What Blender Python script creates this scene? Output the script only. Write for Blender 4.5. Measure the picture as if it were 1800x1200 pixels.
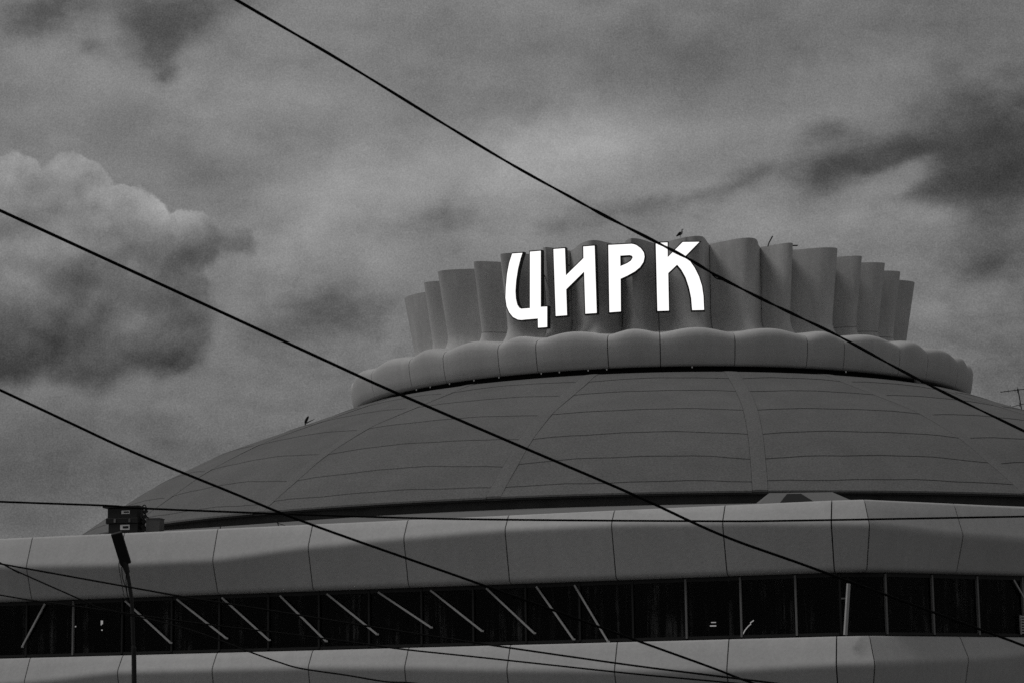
import bpy, bmesh, math, random
from math import radians as rad, sin, cos, pi, hypot
from mathutils import Vector, Matrix
from mathutils.geometry import tessellate_polygon

random.seed(7)
for o in list(bpy.data.objects):
    bpy.data.objects.remove(o)
S = bpy.context.scene
COL = S.collection

# ------------------------------------------------------------------ camera
cam_d = bpy.data.cameras.new('camera')
cam = bpy.data.objects.new('camera', cam_d)
COL.objects.link(cam)
PITCH, ROLL = rad(9.3), 0.014
cr, sr = cos(ROLL), sin(ROLL)
ex = Vector((1, 0, 0)); up0 = Vector((0, -sin(PITCH), cos(PITCH))); fw = Vector((0, cos(PITCH), sin(PITCH)))
right = ex * cr - up0 * sr
up = ex * sr + up0 * cr
m = Matrix((right, up, -fw)).transposed().to_4x4()
m.translation = Vector((0, 0, 1.6))
cam.matrix_world = m
cam_d.sensor_width = 36.0
cam_d.lens = 83.0
cam_d.clip_start = 0.5
cam_d.clip_end = 20000
cam_d.dof.use_dof = True
cam_d.dof.focus_distance = 105.0
cam_d.dof.aperture_fstop = 9.0
S.camera = cam
S.cycles.use_denoising = False

# ------------------------------------------------------------------ exposure
S.view_settings.view_transform = 'Standard'
S.view_settings.look = 'None'
S.view_settings.exposure = 0.0
S.view_settings.gamma = 1.0
S.view_settings.use_curve_mapping = False

# ------------------------------------------------------------------ sky
W = bpy.data.worlds.new('World')
S.world = W
W.use_nodes = True
WT = W.node_tree
WT.nodes.clear()


class Nodes:
    """small helper to write node maths as expressions"""
    def __init__(self, tree):
        self.t = tree

    def new(self, kind):
        return self.t.nodes.new(kind)

    def put(self, sock, val):
        if hasattr(val, 'is_output'):
            self.t.links.new(val, sock)
        else:
            sock.default_value = val

    def m(self, op, a, b=None, c=None, clamp=False):
        n = self.new('ShaderNodeMath')
        n.operation = op
        n.use_clamp = clamp
        self.put(n.inputs[0], a)
        if b is not None:
            self.put(n.inputs[1], b)
        if c is not None:
            self.put(n.inputs[2], c)
        return n.outputs[0]

    def add(self, a, b): return self.m('ADD', a, b)
    def sub(self, a, b): return self.m('SUBTRACT', a, b)
    def mul(self, a, b): return self.m('MULTIPLY', a, b)

    def step(self, x, lo, hi, a=0.0, b=1.0, kind='SMOOTHSTEP'):
        n = self.new('ShaderNodeMapRange')
        n.interpolation_type = kind
        n.clamp = True
        self.put(n.inputs[0], x)
        self.put(n.inputs[1], lo)
        self.put(n.inputs[2], hi)
        self.put(n.inputs[3], a)
        self.put(n.inputs[4], b)
        return n.outputs[0]

    def noise(self, vec, scale, detail=4.0, rough=0.5, lac=2.0, color=False):
        n = self.new('ShaderNodeTexNoise')
        self.put(n.inputs['Vector'], vec)
        n.inputs['Scale'].default_value = scale
        n.inputs['Detail'].default_value = detail
        n.inputs['Roughness'].default_value = rough
        n.inputs['Lacunarity'].default_value = lac
        return n.outputs['Color'] if color else n.outputs[0]

    def mix(self, f, a, b):
        return self.add(a, self.mul(f, self.sub(b, a)))


N = Nodes(WT)
tc = N.new('ShaderNodeTexCoord')
D = tc.outputs['Generated']
sp = N.new('ShaderNodeSeparateXYZ')
WT.links.new(D, sp.inputs[0])
az0 = N.mul(N.m('ARCTAN2', sp.outputs[0], sp.outputs[1]), 57.29578)      # azimuth, degrees from the dome
el0 = N.mul(N.m('ARCSINE', sp.outputs[2]), 57.29578)                     # elevation, degrees
# turbulence that ragged the cloud edges
wc = N.new('ShaderNodeSeparateColor')
WT.links.new(N.noise(D, 26.0, 6.0, 0.58, 2.1, True), wc.inputs[0])
wf = N.new('ShaderNodeSeparateColor')
WT.links.new(N.noise(D, 95.0, 5.0, 0.6, 2.1, True), wf.inputs[0])
wobx = N.add(N.mul(N.sub(wc.outputs[0], 0.5), 1.9), N.mul(N.sub(wf.outputs[0], 0.5), 0.5))
woby = N.add(N.mul(N.sub(wc.outputs[1], 0.5), 1.5), N.mul(N.sub(wf.outputs[1], 0.5), 0.5))
az = N.add(az0, wobx)
el = N.add(el0, woby)
# one entry per soft bank of cloud: azimuth, elevation, half width, half height, tilt, brightness
BLOBS = [(-3.87, 13.08, 2.35, 1.1, 15, 22), (1.38, 13.84, 3.18, 1.1, 8, 26), (-0.69, 13.31, 1.66, 0.55, 10, 8),
         (-6.21, 15.33, 3.59, 1.52, 0, 14), (2.62, 14.03, 1.24, 0.35, 8, 8), (-8.29, 14.04, 3.04, 0.83, -5, -8), (-3.04, 8.51, 1.66, 0.83, 0, -6), (9.25, 12.76, 1.1, 0.41, 20, 16),
         (8.01, 11.95, 2.76, 0.35, 5, 10), (6.21, 16.67, 5.8, 1.52, 5, -12),
         (11.32, 9.97, 0.83, 0.41, 0, 6), (-9.67, 6.26, 5.8, 1.8, 0, -26),
         (-4.14, 6.87, 2.07, 0.83, 0, -10), (-3.45, 11.14, 0.83, 0.55, 0, 10), (-6.0, 11.2, 0.97, 0.7, 0, 15), (-7.6, 13.2, 1.1, 0.55, -15, -12),
         (-9.9, 8.0, 2.5, 0.5, 0, 10), (5.6, 12.9, 1.6, 0.5, 5, 10), (10.6, 12.0, 0.8, 0.3, 15, 12), (3.6, 16.2, 3.0, 0.9, 5, -8), (12.71, 12.57, 3.4, 6.0, 0, -13), (-12.43, 5.88, 3.0, 2.2, 0, -8), (1.52, 13.42, 2.4, 1.8, 0, 7), (-4.97, 12.13, 1.5, 0.62, 8, 15)]
V = 123.0
# broad and wind drawn cloud texture over the whole sky
mp = N.new('ShaderNodeMapping')
WT.links.new(D, mp.inputs[0])
mp.inputs['Rotation'].default_value = (0, rad(9), 0)
mp.inputs['Scale'].default_value = (1.0, 1.0, 3.6)
V = N.add(V, N.mul(N.sub(N.noise(mp.outputs[0], 14.0, 7.0, 0.55, 2.1), 0.5), 34.0))
V = N.add(V, N.mul(N.sub(N.noise(D, 20.0, 7.0, 0.5, 2.1), 0.5), 24.0))
V = N.add(V, N.mul(N.sub(N.noise(D, 3.0, 3.0, 0.5), 0.5), 22.0))
for (a, e, ra, re, rot, amp) in BLOBS:
    da = N.sub(az, a)
    de = N.sub(el, e)
    c_, s_ = cos(rad(rot)), sin(rad(rot))
    x = N.add(N.mul(da, c_ / ra), N.mul(de, s_ / ra))
    y = N.add(N.mul(de, c_ / re), N.mul(da, -s_ / re))
    w = N.m('EXPONENT', N.mul(N.add(N.mul(x, x), N.mul(y, y)), -1.0))
    V = N.add(V, N.mul(w, float(amp)))
# ragged darker cloud: a density that fine turbulence tears at the edges
DARK = [(12.43, 13.41, 2.35, 1.73, 15, 1), (10.91, 14.81, 1.24, 0.55, 20, 0.12), (9.81, 13.06, 0.9, 0.26, 25, -0.5), (8.29, 13.33, 1.52, 0.58, 10, 0.85), (8.18, 14.21, 0.69, 0.28, 10, 0.45),
        (10.22, 13.44, 1.52, 0.48, 15, 0.5), (10.77, 12.6, 2.21, 0.41, 12, 0.5), (5.94, 13.11, 0.97, 0.28, 10, 0.4), (2.49, 12.37, 2.35, 0.33, 6, 0.55),
        (-11.26, 17.12, 1.31, 0.5, 15, 0.8), (-8.29, 17.15, 1.38, 0.72, 8, 0.95), (-8.81, 16.26, 0.76, 0.58, -30, 0.7), (-8.47, 15.8, 0.28, 0.22, 0, 0.5),
        (-10.36, 16.35, 0.33, 0.18, 0, 0.45), (-4.49, 10.12, 2.07, 0.69, -6, 0.62), (-5.8, 9.04, 1.8, 0.62, 0, 0.35), (12.29, 8.58, 2.07, 1.66, 0, 0.6),
        (11.6, 10.79, 1.52, 0.41, 10, 0.45), (9.25, 12.79, 0.97, 0.33, 18, -0.6), (8.01, 11.95, 2.21, 0.3, 8, -0.3), (-1.8, 12.29, 1.24, 0.41, 5, 0.4),
        (4.7, 12.76, 1.24, 0.25, 10, 0.35)]
mp2 = N.new('ShaderNodeMapping')
WT.links.new(D, mp2.inputs[0])
mp2.inputs['Rotation'].default_value = (0, rad(14), 0)
mp2.inputs['Scale'].default_value = (1.0, 1.0, 1.9)
torn = N.noise(mp2.outputs[0], 38.0, 9.0, 0.58, 2.1)
den = N.mul(N.sub(torn, 0.5), 1.25)
for (a, e, ra, re, rot, amp) in DARK:
    da = N.sub(az0, N.sub(a, N.mul(wobx, 0.6)))
    de = N.sub(el0, N.sub(e, N.mul(woby, 0.6)))
    c_, s_ = cos(rad(rot)), sin(rad(rot))
    x = N.add(N.mul(da, c_ / ra), N.mul(de, s_ / ra))
    y = N.add(N.mul(de, c_ / re), N.mul(da, -s_ / re))
    w = N.m('EXPONENT', N.mul(N.add(N.mul(x, x), N.mul(y, y)), -1.0))
    den = N.add(den, N.mul(w, float(amp)))
V = N.sub(V, N.mul(N.step(den, 0.0, 0.95), 37.0))
V = N.sub(V, N.mul(N.step(den, 0.5, 1.4), 16.0))


def relief(scale, detail, shift, rough=0.55):
    """billows lit from above: a noise minus the same noise a little higher up"""
    vm = N.new('ShaderNodeVectorMath')
    vm.operation = 'ADD'
    WT.links.new(D, vm.inputs[0])
    vm.inputs[1].default_value = (-0.35 * shift, 0, shift)
    return N.sub(N.noise(D, scale, detail, rough, 2.1), N.noise(vm.outputs[0], scale, detail, rough, 2.1))


V = N.add(V, N.mul(relief(26.0, 7.0, 0.007, 0.48), 40.0))
# the big heaped cloud on the left, a union of puffs
PUFFS = [(-8.29, 10.59, 0.95, 0.8), (-8.29, 9.14, 0.7, 0.4), (-12.15, 12.92, 0.97, 0.97), (-10.7, 12.83, 1.04, 0.97), (-9.32, 12.19, 1.04, 0.94), (-8.01, 11.76, 0.97, 0.83),
         (-6.84, 11.88, 0.52, 0.41), (-11.19, 10.56, 3.73, 2.07), (-8.84, 9.98, 1.66, 1.38), (-12.43, 9.47, 2.07, 1.24),
         (-10.22, 8.89, 1.24, 0.62)]
azp = N.add(az0, N.add(N.mul(N.sub(wc.outputs[0], 0.5), 0.9), N.mul(N.sub(wf.outputs[0], 0.5), 0.55)))
elp = N.add(N.add(el0, 0.14), N.add(N.mul(N.sub(wc.outputs[1], 0.5), 0.8), N.mul(N.sub(wf.outputs[1], 0.5), 0.55)))
F_ = None
for (a, e, ra, re) in PUFFS:
    x = N.mul(N.sub(azp, a), 1 / ra)
    y = N.mul(N.sub(elp, e), 1 / re)
    d = N.mul(N.sub(1.0, N.m('SQRT', N.add(N.mul(x, x), N.mul(y, y)))), min(ra, re))
    F_ = d if F_ is None else N.m('SMOOTH_MAX', F_, d, 0.12)
soft = N.step(el0, 9.2, 12.6, 0.42, 0.07)
mask = N.step(F_, N.mul(soft, -0.5), soft)
cv = N.new('ShaderNodeFloatCurve')
cm = cv.mapping.curves[0]
pts = [(0.0, 0.52), (0.14, 0.60), (0.30, 0.82), (0.5, 0.97), (0.68, 1.11), (0.9, 1.22), (1.0, 1.24)]   # value / 110
cm.points[0].location = (0.0, pts[0][1] / 2)
cm.points[1].location = (1.0, pts[-1][1] / 2)
for p in pts[1:-1]:
    cm.points.new(p[0], p[1] / 2)
cv.mapping.update()
WT.links.new(N.step(el, 7.9, 13.9, 0.0, 1.0, 'LINEAR'), cv.inputs['Value'])
inner = N.mul(cv.outputs[0], 220.0)
inner = N.add(inner, N.mul(relief(30.0, 6.0, 0.0065, 0.47), 120.0))
# hollows and lit heads of the heap
SHADES = [(-7.53, 11.55, 0.83, 0.47, 10, -24), (-9.11, 10.6, 1.24, 0.62, 0, -10), (-10.77, 10.97, 0.62, 0.39, 0, -12), (-9.81, 10.13, 0.41, 0.3, 0, -8), (-10.56, 13.25, 0.9, 0.52, 0, 8), (-8.49, 12.71, 1.04, 0.39, -25, 16), (-6.77, 12.29, 0.39, 0.25, 0, 8), (-9.32, 11.92, 0.62, 0.41, 0, -8), (-12.01, 12.37, 0.83, 0.48, 0, -6)]
for (a, e, ra, re, rot, amp) in SHADES:
    da = N.sub(azp, a)
    de = N.sub(elp, e)
    c_, s_ = cos(rad(rot)), sin(rad(rot))
    x = N.add(N.mul(da, c_ / ra), N.mul(de, s_ / ra))
    y = N.add(N.mul(de, c_ / re), N.mul(da, -s_ / re))
    inner = N.add(inner, N.mul(N.m('EXPONENT', N.mul(N.add(N.mul(x, x), N.mul(y, y)), -1.0)), float(amp)))
inner = N.add(inner, N.mul(N.sub(N.noise(D, 34.0, 6.0, 0.5, 2.2), 0.5), 52.0))
inner = N.add(inner, N.mul(N.step(F_, 0.05, 0.9, 1.0, 0.0), N.step(el0, 10.5, 12.5, -3.0, 3.0)))
V = N.mix(mask, V, inner)
V = N.add(V, N.mul(N.sub(N.noise(D, 1700.0, 1.0, 0.7, 2.2), 0.5), 44.0))
V = N.m('MAXIMUM', V, 30.0)
lin = N.m('POWER', N.mul(V, 1 / 255.0), 2.2)
# a little of the clear sky above still comes through the cloud cover
sky = N.new('ShaderNodeTexSky')
sky.sky_type = 'NISHITA'
sky.sun_disc = False
sky.sun_elevation = rad(57)
sky.sun_rotation = rad(262)
bw = N.new('ShaderNodeRGBToBW')
WT.links.new(sky.outputs[0], bw.inputs[0])
tot = N.add(N.mul(lin, 9.6), N.mul(bw.outputs[0], 0.03))
bg = N.new('ShaderNodeBackground')
bg.inputs[1].default_value = 0.1
WT.links.new(tot, bg.inputs[0])
ow = N.new('ShaderNodeOutputWorld')
WT.links.new(bg.outputs[0], ow.inputs[0])

# ------------------------------------------------------------------ sun through cloud
sun_d = bpy.data.lights.new('sun', 'SUN')
sun_d.energy = 1.12
sun_d.angle = rad(20)
sun_d.color = (1.0, 0.99, 0.98)
sun = bpy.data.objects.new('sun', sun_d)
COL.objects.link(sun)
_az, _el = rad(262), rad(57)
sdir = Vector((sin(_az) * cos(_el), cos(_az) * cos(_el), sin(_el)))
sun.rotation_euler = sdir.to_track_quat('Z', 'Y').to_euler()


# ------------------------------------------------------------------ helpers
def grey(v):
    return (v, v * 0.995, v * 0.99, 1.0)


def material(name, base, rough=0.8, grain=0.10, grain_scale=14.0, patch=0.15, patch_scale=0.5, streak=0.0,
             streak_scale=3.0, bump=0.15, spec=0.3, tone=0.0):
    mt = bpy.data.materials.new(name)
    mt.use_nodes = True
    T = mt.node_tree
    n = Nodes(T)
    pb = T.nodes['Principled BSDF']
    geo = n.new('ShaderNodeNewGeometry')
    pos = geo.outputs['Position']
    g = n.noise(pos, grain_scale, 3.0, 0.6)
    p = n.noise(pos, patch_scale, 5.0, 0.55)
    f = n.add(1.0, n.mul(n.sub(g, 0.5), grain * 4))
    f = n.mul(f, n.add(1.0, n.mul(n.sub(p, 0.5), patch * 3)))
    if streak:
        mpp = n.new('ShaderNodeMapping')
        T.links.new(pos, mpp.inputs[0])
        mpp.inputs['Scale'].default_value = (1, 1, 0.06)
        s = n.noise(mpp.outputs[0], streak_scale, 4.0, 0.6)
        f = n.mul(f, n.add(1.0, n.mul(n.sub(s, 0.5), streak * 4)))
    if tone:                                   # pieces of one batch differ a little from each other
        oi = n.new('ShaderNodeObjectInfo')
        f = n.mul(f, n.add(1.0 - tone, n.mul(oi.outputs['Random'], 2 * tone)))
    f = n.m('MAXIMUM', n.mul(f, base), base * 0.2)
    cb = n.new('ShaderNodeCombineColor')
    T.links.new(f, cb.inputs[0])
    T.links.new(n.mul(f, 0.995), cb.inputs[1])
    T.links.new(n.mul(f, 0.99), cb.inputs[2])
    T.links.new(cb.outputs[0], pb.inputs['Base Color'])
    pb.inputs['Roughness'].default_value = rough
    pb.inputs['Specular IOR Level'].default_value = spec
    if bump:
        b = n.new('ShaderNodeBump')
        b.inputs['Strength'].default_value = bump
        b.inputs['Distance'].default_value = 0.03
        T.links.new(g, b.inputs['Height'])
        T.links.new(b.outputs[0], pb.inputs['Normal'])
    return mt


def emitter(name, strength):
    mt = bpy.data.materials.new(name)
    mt.use_nodes = True
    T = mt.node_tree
    T.nodes.remove(T.nodes['Principled BSDF'])
    e = T.nodes.new('ShaderNodeEmission')
    e.inputs[0].default_value = (1.0, 0.985, 0.975, 1)
    e.inputs[1].default_value = strength
    T.links.new(e.outputs[0], T.nodes['Material Output'].inputs[0])
    return mt


M_FASCIA = material('painted_fascia', 0.465, 0.75, 0.07, 9.0, 0.07, 0.35, streak=0.05, streak_scale=2.6, tone=0.025)
M_RING = material('rendered_cornice', 0.46, 0.8, 0.07, 10.0, 0.07, 0.5, streak=0.06, streak_scale=2.5, tone=0.03)
M_CROWN = material('cast_concrete_crown', 0.48, 0.85, 0.10, 9.0, 0.12, 0.6, streak=0.13, streak_scale=2.0, tone=0.03)
M_FELT = material('roofing_felt', 0.135, 0.9, 0.34, 15.0, 0.14, 0.5, streak=0.0, tone=0.03)
M_RIB = material('roofing_felt_rib', 0.14, 0.9, 0.34, 15.0, 0.08, 0.4)
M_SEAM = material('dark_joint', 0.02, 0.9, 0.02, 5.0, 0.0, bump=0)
M_DECK = material('old_roof_deck', 0.05, 0.9, 0.02, 5.0, 0.0, bump=0)
M_DRUM = material('stained_drum_wall', 0.06, 0.8, 0.05, 6.0, 0.15, 0.5, streak=0.28, streak_scale=1.3)
M_APRON = material('roof_apron_felt', 0.16, 0.85, 0.08, 12.0, 0.10, 0.4)
M_DARK = material('black_metal', 0.012, 0.55, 0.02, 8.0, 0.05)
M_CASE = material('dark_case', 0.018, 0.5, 0.05, 8.0, 0.25, 3.0)
M_VENT = material('grey_metal', 0.10, 0.6, 0.05, 8.0, 0.1)
M_PALE = material('pale_metal', 0.42, 0.45, 0.05, 8.0, 0.12, 2.0)
M_MULL = material('dull_metal', 0.17, 0.5, 0.05, 8.0, 0.12, 2.0)
M_FRAME = material('dark_frame', 0.012, 0.5, 0.02, 8.0, 0.05)
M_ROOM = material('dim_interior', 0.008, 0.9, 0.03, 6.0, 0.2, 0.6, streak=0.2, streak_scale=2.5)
M_ASPHALT = material('asphalt', 0.05, 0.9, 0.1, 20.0, 0.1, 0.2)
M_WALL = material('plain_render', 0.3, 0.85, 0.06, 6.0, 0.1, 0.3)
M_CABLE = material('black_cable', 0.006, 0.8, 0.0, 5.0, 0.0, bump=0, spec=0.05)
M_LABEL = material('white_sticker', 0.75, 0.6, 0.0, 5.0, 0.0, bump=0)
M_CASING = material('black_letter_casing', 0.008, 0.45, 0.02, 6.0, 0.0, bump=0)
M_BIRD = material('grey_plumage', 0.20, 0.9, 0.1, 40.0, 0.1, 4.0)
M_WING = material('black_plumage', 0.01, 0.9, 0.05, 40.0, 0.0)
M_FACE = emitter('lit_acrylic', 1.15)
M_BULB = emitter('lit_bulb', 0.09)
M_GLOW = emitter('lamp_and_reflection_glow', 0.9)


def glass_material():
    mt = bpy.data.materials.new('window_glass')
    mt.use_nodes = True
    T = mt.node_tree
    n = Nodes(T)
    T.nodes.remove(T.nodes['Principled BSDF'])
    tr = n.new('ShaderNodeBsdfTransparent'); tr.inputs[0].default_value = (0.55, 0.55, 0.55, 1)
    gl = n.new('ShaderNodeBsdfGlossy'); gl.inputs['Roughness'].default_value = 0.04
    gl.inputs['Color'].default_value = (0.5, 0.5, 0.5, 1)
    df = n.new('ShaderNodeBsdfDiffuse'); df.inputs[0].default_value = (0.25, 0.25, 0.25, 1)
    geo = n.new('ShaderNodeNewGeometry')
    mpp = n.new('ShaderNodeMapping')
    T.links.new(geo.outputs['Position'], mpp.inputs[0])
    mpp.inputs['Scale'].default_value = (1, 1, 0.05)
    s = n.noise(mpp.outputs[0], 3.2, 5.0, 0.7)
    big = n.noise(geo.outputs['Position'], 0.7, 3.0, 0.6)
    dirt = n.mul(n.step(s, 0.50, 0.72, 0.0, 0.2), n.step(big, 0.40, 0.62, 0.1, 1.0))
    m1 = n.new('ShaderNodeMixShader')
    m1.inputs[0].default_value = 0.010
    T.links.new(tr.outputs[0], m1.inputs[1]); T.links.new(gl.outputs[0], m1.inputs[2])
    m2 = n.new('ShaderNodeMixShader')
    T.links.new(dirt, m2.inputs[0])
    T.links.new(m1.outputs[0], m2.inputs[1]); T.links.new(df.outputs[0], m2.inputs[2])
    T.links.new(m2.outputs[0], T.nodes['Material Output'].inputs[0])
    return mt


M_GLASS = glass_material()


def link(name, me, parent=None):
    o = bpy.data.objects.new(name, me)
    COL.objects.link(o)
    if parent is not None:
        o.parent = parent
    return o


def mesh(name, verts, faces, mat, parent=None, smooth=None, loc=None):
    me = bpy.data.meshes.new(name)
    me.from_pydata([tuple(v) for v in verts], [], faces)
    bm = bmesh.new(); bm.from_mesh(me)
    bmesh.ops.recalc_face_normals(bm, faces=bm.faces)
    bm.to_mesh(me); bm.free()
    me.materials.append(mat)
    if smooth:
        for p in me.polygons:
            p.use_smooth = True
        me.set_sharp_from_angle(angle=rad(smooth))
    o = link(name, me, parent)
    if loc is not None:
        o.location = loc
    return o


def thing(name, label, cat, loc=(0, 0, 0), group=None, kind=None):
    o = link(name, None)
    o.location = loc
    tag(o, label, cat, group, kind)
    return o


def tag(o, label=None, cat=None, group=None, kind=None):
    if label: o['label'] = label
    if cat: o['category'] = cat
    if group: o['group'] = group
    if kind: o['kind'] = kind
    return o


def shell(outer, inner):
    """closed slab between two point grids [i][j]; returns verts, faces"""
    nu, nv = len(outer), len(outer[0])
    v = [p for r in outer for p in r] + [p for r in inner for p in r]
    K = nu * nv
    f = []
    for i in range(nu - 1):
        for j in range(nv - 1):
            a, b, c, d = i * nv + j, (i + 1) * nv + j, (i + 1) * nv + j + 1, i * nv + j + 1
            f.append((a, b, c, d)); f.append((K + a, K + d, K + c, K + b))
    for i in range(nu - 1):
        for j in (0, nv - 1):
            a, b = i * nv + j, (i + 1) * nv + j
            f.append((a, b, K + b, K + a))
    for j in range(nv - 1):
        for i in (0, nu - 1):
            a, b = i * nv + j, i * nv + j + 1
            f.append((a, b, K + b, K + a))
    return v, f


def sheet(grid):
    nu, nv = len(grid), len(grid[0])
    v = [p for r in grid for p in r]
    f = [(i * nv + j, (i + 1) * nv + j, (i + 1) * nv + j + 1, i * nv + j + 1) for i in range(nu - 1) for j in range(nv - 1)]
    return v, f


def box_vf(c, dx, dy, dz, ax=None, ay=None, az_=None):
    """box centred on c with half sizes along given unit axes"""
    c = Vector(c)
    ax = Vector(ax or (1, 0, 0)); ay = Vector(ay or (0, 1, 0)); az_ = Vector(az_ or (0, 0, 1))
    v = [c + ax * sx * dx + ay * sy * dy + az_ * sz * dz for sx in (-1, 1) for sy in (-1, 1) for sz in (-1, 1)]
    f = [(0, 1, 3, 2), (4, 6, 7, 5), (0, 4, 5, 1), (2, 3, 7, 6), (0, 2, 6, 4), (1, 5, 7, 3)]
    return v, f


def join(parts):
    V_, F2 = [], []
    for v, f in parts:
        k = len(V_)
        V_ += list(v)
        F2 += [tuple(i + k for i in q) for q in f]
    return V_, F2


def tube_vf(pts, r, n=8):
    pts = [Vector(p) for p in pts]
    rr = r if isinstance(r, (list, tuple)) else [r] * len(pts)
    V_, F2 = [], []
    ref = Vector((0, 0, 1))
    for i, p in enumerate(pts):
        t = (pts[min(i + 1, len(pts) - 1)] - pts[max(i - 1, 0)]).normalized()
        if abs(t.dot(ref)) > 0.95:
            ref = Vector((0, 1, 0))
        a = t.cross(ref).normalized(); b = t.cross(a).normalized()
        for k in range(n):
            w = 2 * pi * k / n
            V_.append(p + (a * cos(w) + b * sin(w)) * rr[i])
    for i in range(len(pts) - 1):
        for k in range(n):
            k2 = (k + 1) % n
            F2.append((i * n + k, i * n + k2, (i + 1) * n + k2, (i + 1) * n + k))
    F2.append(tuple(range(n))); F2.append(tuple((len(pts) - 1) * n + k for k in range(n)))
    return V_, F2


def spline(pts, per=6):
    P = [Vector(p) for p in pts]
    out = []
    for i in range(len(P) - 1):
        p0, p1, p2, p3 = P[max(i - 1, 0)], P[i], P[i + 1], P[min(i + 2, len(P) - 1)]
        for k in range(per):
            t = k / per
            out.append(0.5 * ((2 * p1) + (p2 - p0) * t + (2 * p0 - 5 * p1 + 4 * p2 - p3) * t * t
                              + (3 * p1 - p0 - 3 * p2 + p3) * t ** 3))
    out.append(P[-1])
    return out


# ------------------------------------------------------------------ ground
gr = mesh('ground', [(-4000, -4000, 0), (4000, -4000, 0), (4000, 4000, 0), (-4000, 4000, 0)], [(0, 1, 2, 3)], M_ASPHALT)
tag(gr, 'flat dark asphalt ground below the frame', None, None, 'structure')

# ------------------------------------------------------------------ the circus building
CX, CY = 7.53, 120.0
RB, ZB = 29.8, 10.45
circus = thing('circus_building', 'large round circus building with shallow dark dome, fluted crown and angular panelled storeys below',
               'building', (CX, CY, 0))


def cyl(r, deg, z):
    """point in the building's own axis frame; degrees from the side that faces the street"""
    return Vector((r * sin(rad(deg)), -r * cos(rad(deg)), z))


def loc_(x, y, z):
    return Vector((x - CX, y - CY, z))


# ---- facade joints: plan position, fold heights of the upper and lower fascia
ZT, ZBOT, ZT2, ZBOT2 = 9.2, 6.85, 4.55, 2.25
LX = [-29.9, -26.2, -22.5, -18.75, -14.95, -11.2, -7.5, -3.9, -0.2, 3.57, 7.38, 10.94]
LF = [8.62, 8.50, 8.28, 8.03, 7.95, 7.98, 8.32, 8.50, 8.65, 8.67, 8.56, 8.38]
LF2 = [3.6, 3.5, 3.45, 3.60, 3.92, 3.92, 3.92, 3.83, 3.66, 3.54, 3.46, 3.58]
RX = [12.03, 15.47, 18.95, 22.4, 25.9]
RF = [8.30, 8.05, 7.93, 8.2, 8.5]
RF2 = [3.59, 3.77, 4.05, 3.95, 3.7]
joints = [(x, -0.36 * x + 85.11, a, b) for x, a, b in zip(LX, LF, LF2)] + \
         [(x, 0.59 * x + 73.91, a, b) for x, a, b in zip(RX, RF, RF2)]
BACK = [(50, 118), (50, 140), (35, 158), (8, 163), (-18, 158), (-36, 140), (-38, 112)]
NJ = len(joints)


def seg_normal(p, q):
    dx, dy = q[0] - p[0], q[1] - p[1]
    l = hypot(dx, dy)
    return (dy / l, -dx / l)      # to the right of travel = outward on the street side


def joint_normal(i):
    nn = []
    if i > 0: nn.append(seg_normal(joints[i - 1], joints[i]))
    if i < NJ - 1: nn.append(seg_normal(joints[i], joints[i + 1]))
    x = sum(a for a, b in nn) / len(nn); y = sum(b for a, b in nn) / len(nn)
    l2 = x * x + y * y
    return (x / l2, y / l2)


JN = [joint_normal(i) for i in range(NJ)]


def fascia_profile(zf, zt, zb, prot=0.45):
    """(offset, height) points from the roof lip over the fold to the soffit"""
    A, Fd, B = Vector((0.03, zt)), Vector((prot, zf)), Vector((0.05, zb + 0.06))
    P = [(-0.40, zt - 0.06), (-0.10, zt - 0.005), (-0.02, zt)]
    P.append((0.03, zt - 0.03))
    s1 = Fd + (A - Fd).normalized() * 0.14
    s2 = Fd + (B - Fd).normalized() * 0.14
    for t in (0.08, 0.5, 0.94):
        P.append(tuple(A.lerp(s1, t)))
    for t in (0.0, 0.25, 0.5, 0.75, 1.0):
        P.append(tuple((1 - t) ** 2 * s1 + 2 * t * (1 - t) * Fd + t * t * s2))
    for t in (0.05, 0.5, 0.95, 1.0):
        P.append(tuple(s2.lerp(B, t)))
    P += [(0.02, zb - 0.02), (-0.04, zb - 0.07), (-0.13, zb - 0.10), (-0.40, zb - 0.115)]
    return P


def fascia_point(i, t, off, z):
    a, b = joints[i], joints[i + 1]
    na, nb = JN[i], JN[i + 1]
    x = a[0] + (b[0] - a[0]) * t + (na[0] + (nb[0] - na[0]) * t) * off
    y = a[1] + (b[1] - a[1]) * t + (na[1] + (nb[1] - na[1]) * t) * off
    return loc_(x, y, z)


def ease(t):
    return t * 0.55 + 0.45 * t * t * (3 - 2 * t)


def seglen(i):
    return hypot(joints[i + 1][0] - joints[i][0], joints[i + 1][1] - joints[i][1])


def fascia(level):
    zt, zb, k = ((ZT, ZBOT, 2), (ZT2, ZBOT2, 3))[level]
    for i in range(NJ - 1):
        g = 0.022 / seglen(i)
        outer, inner, back = [], [], []
        for s in range(9):
            t = g + (1 - 2 * g) * s / 8
            zf = joints[i][k] + (joints[i + 1][k] - joints[i][k]) * ease(t)
            pr = fascia_profile(zf, zt, zb)
            outer.append([fascia_point(i, t, o, z) for o, z in pr])
            inner.append([fascia_point(i, t, o * 0.75 - 0.13, z * 0.97 + 0.03 * (zt + zb) / 2) for o, z in pr])
        v, f = shell(outer, inner)
        mesh('fascia_panel', v, f, M_FASCIA, circus, 42)
    rows = []
    for i in range(NJ):
        i0, t = (i, 0.0) if i < NJ - 1 else (i - 1, 1.0)
        pr = fascia_profile(joints[i][k], zt, zb)
        rows.append([fascia_point(i0, t, o * 0.72 - 0.17, z * 0.95 + 0.05 * (zt + zb) / 2) for o, z in pr])
    v, f = sheet(rows)
    mesh('fascia_backing', v, f, M_SEAM, circus)


fascia(0)
fascia(1)

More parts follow.
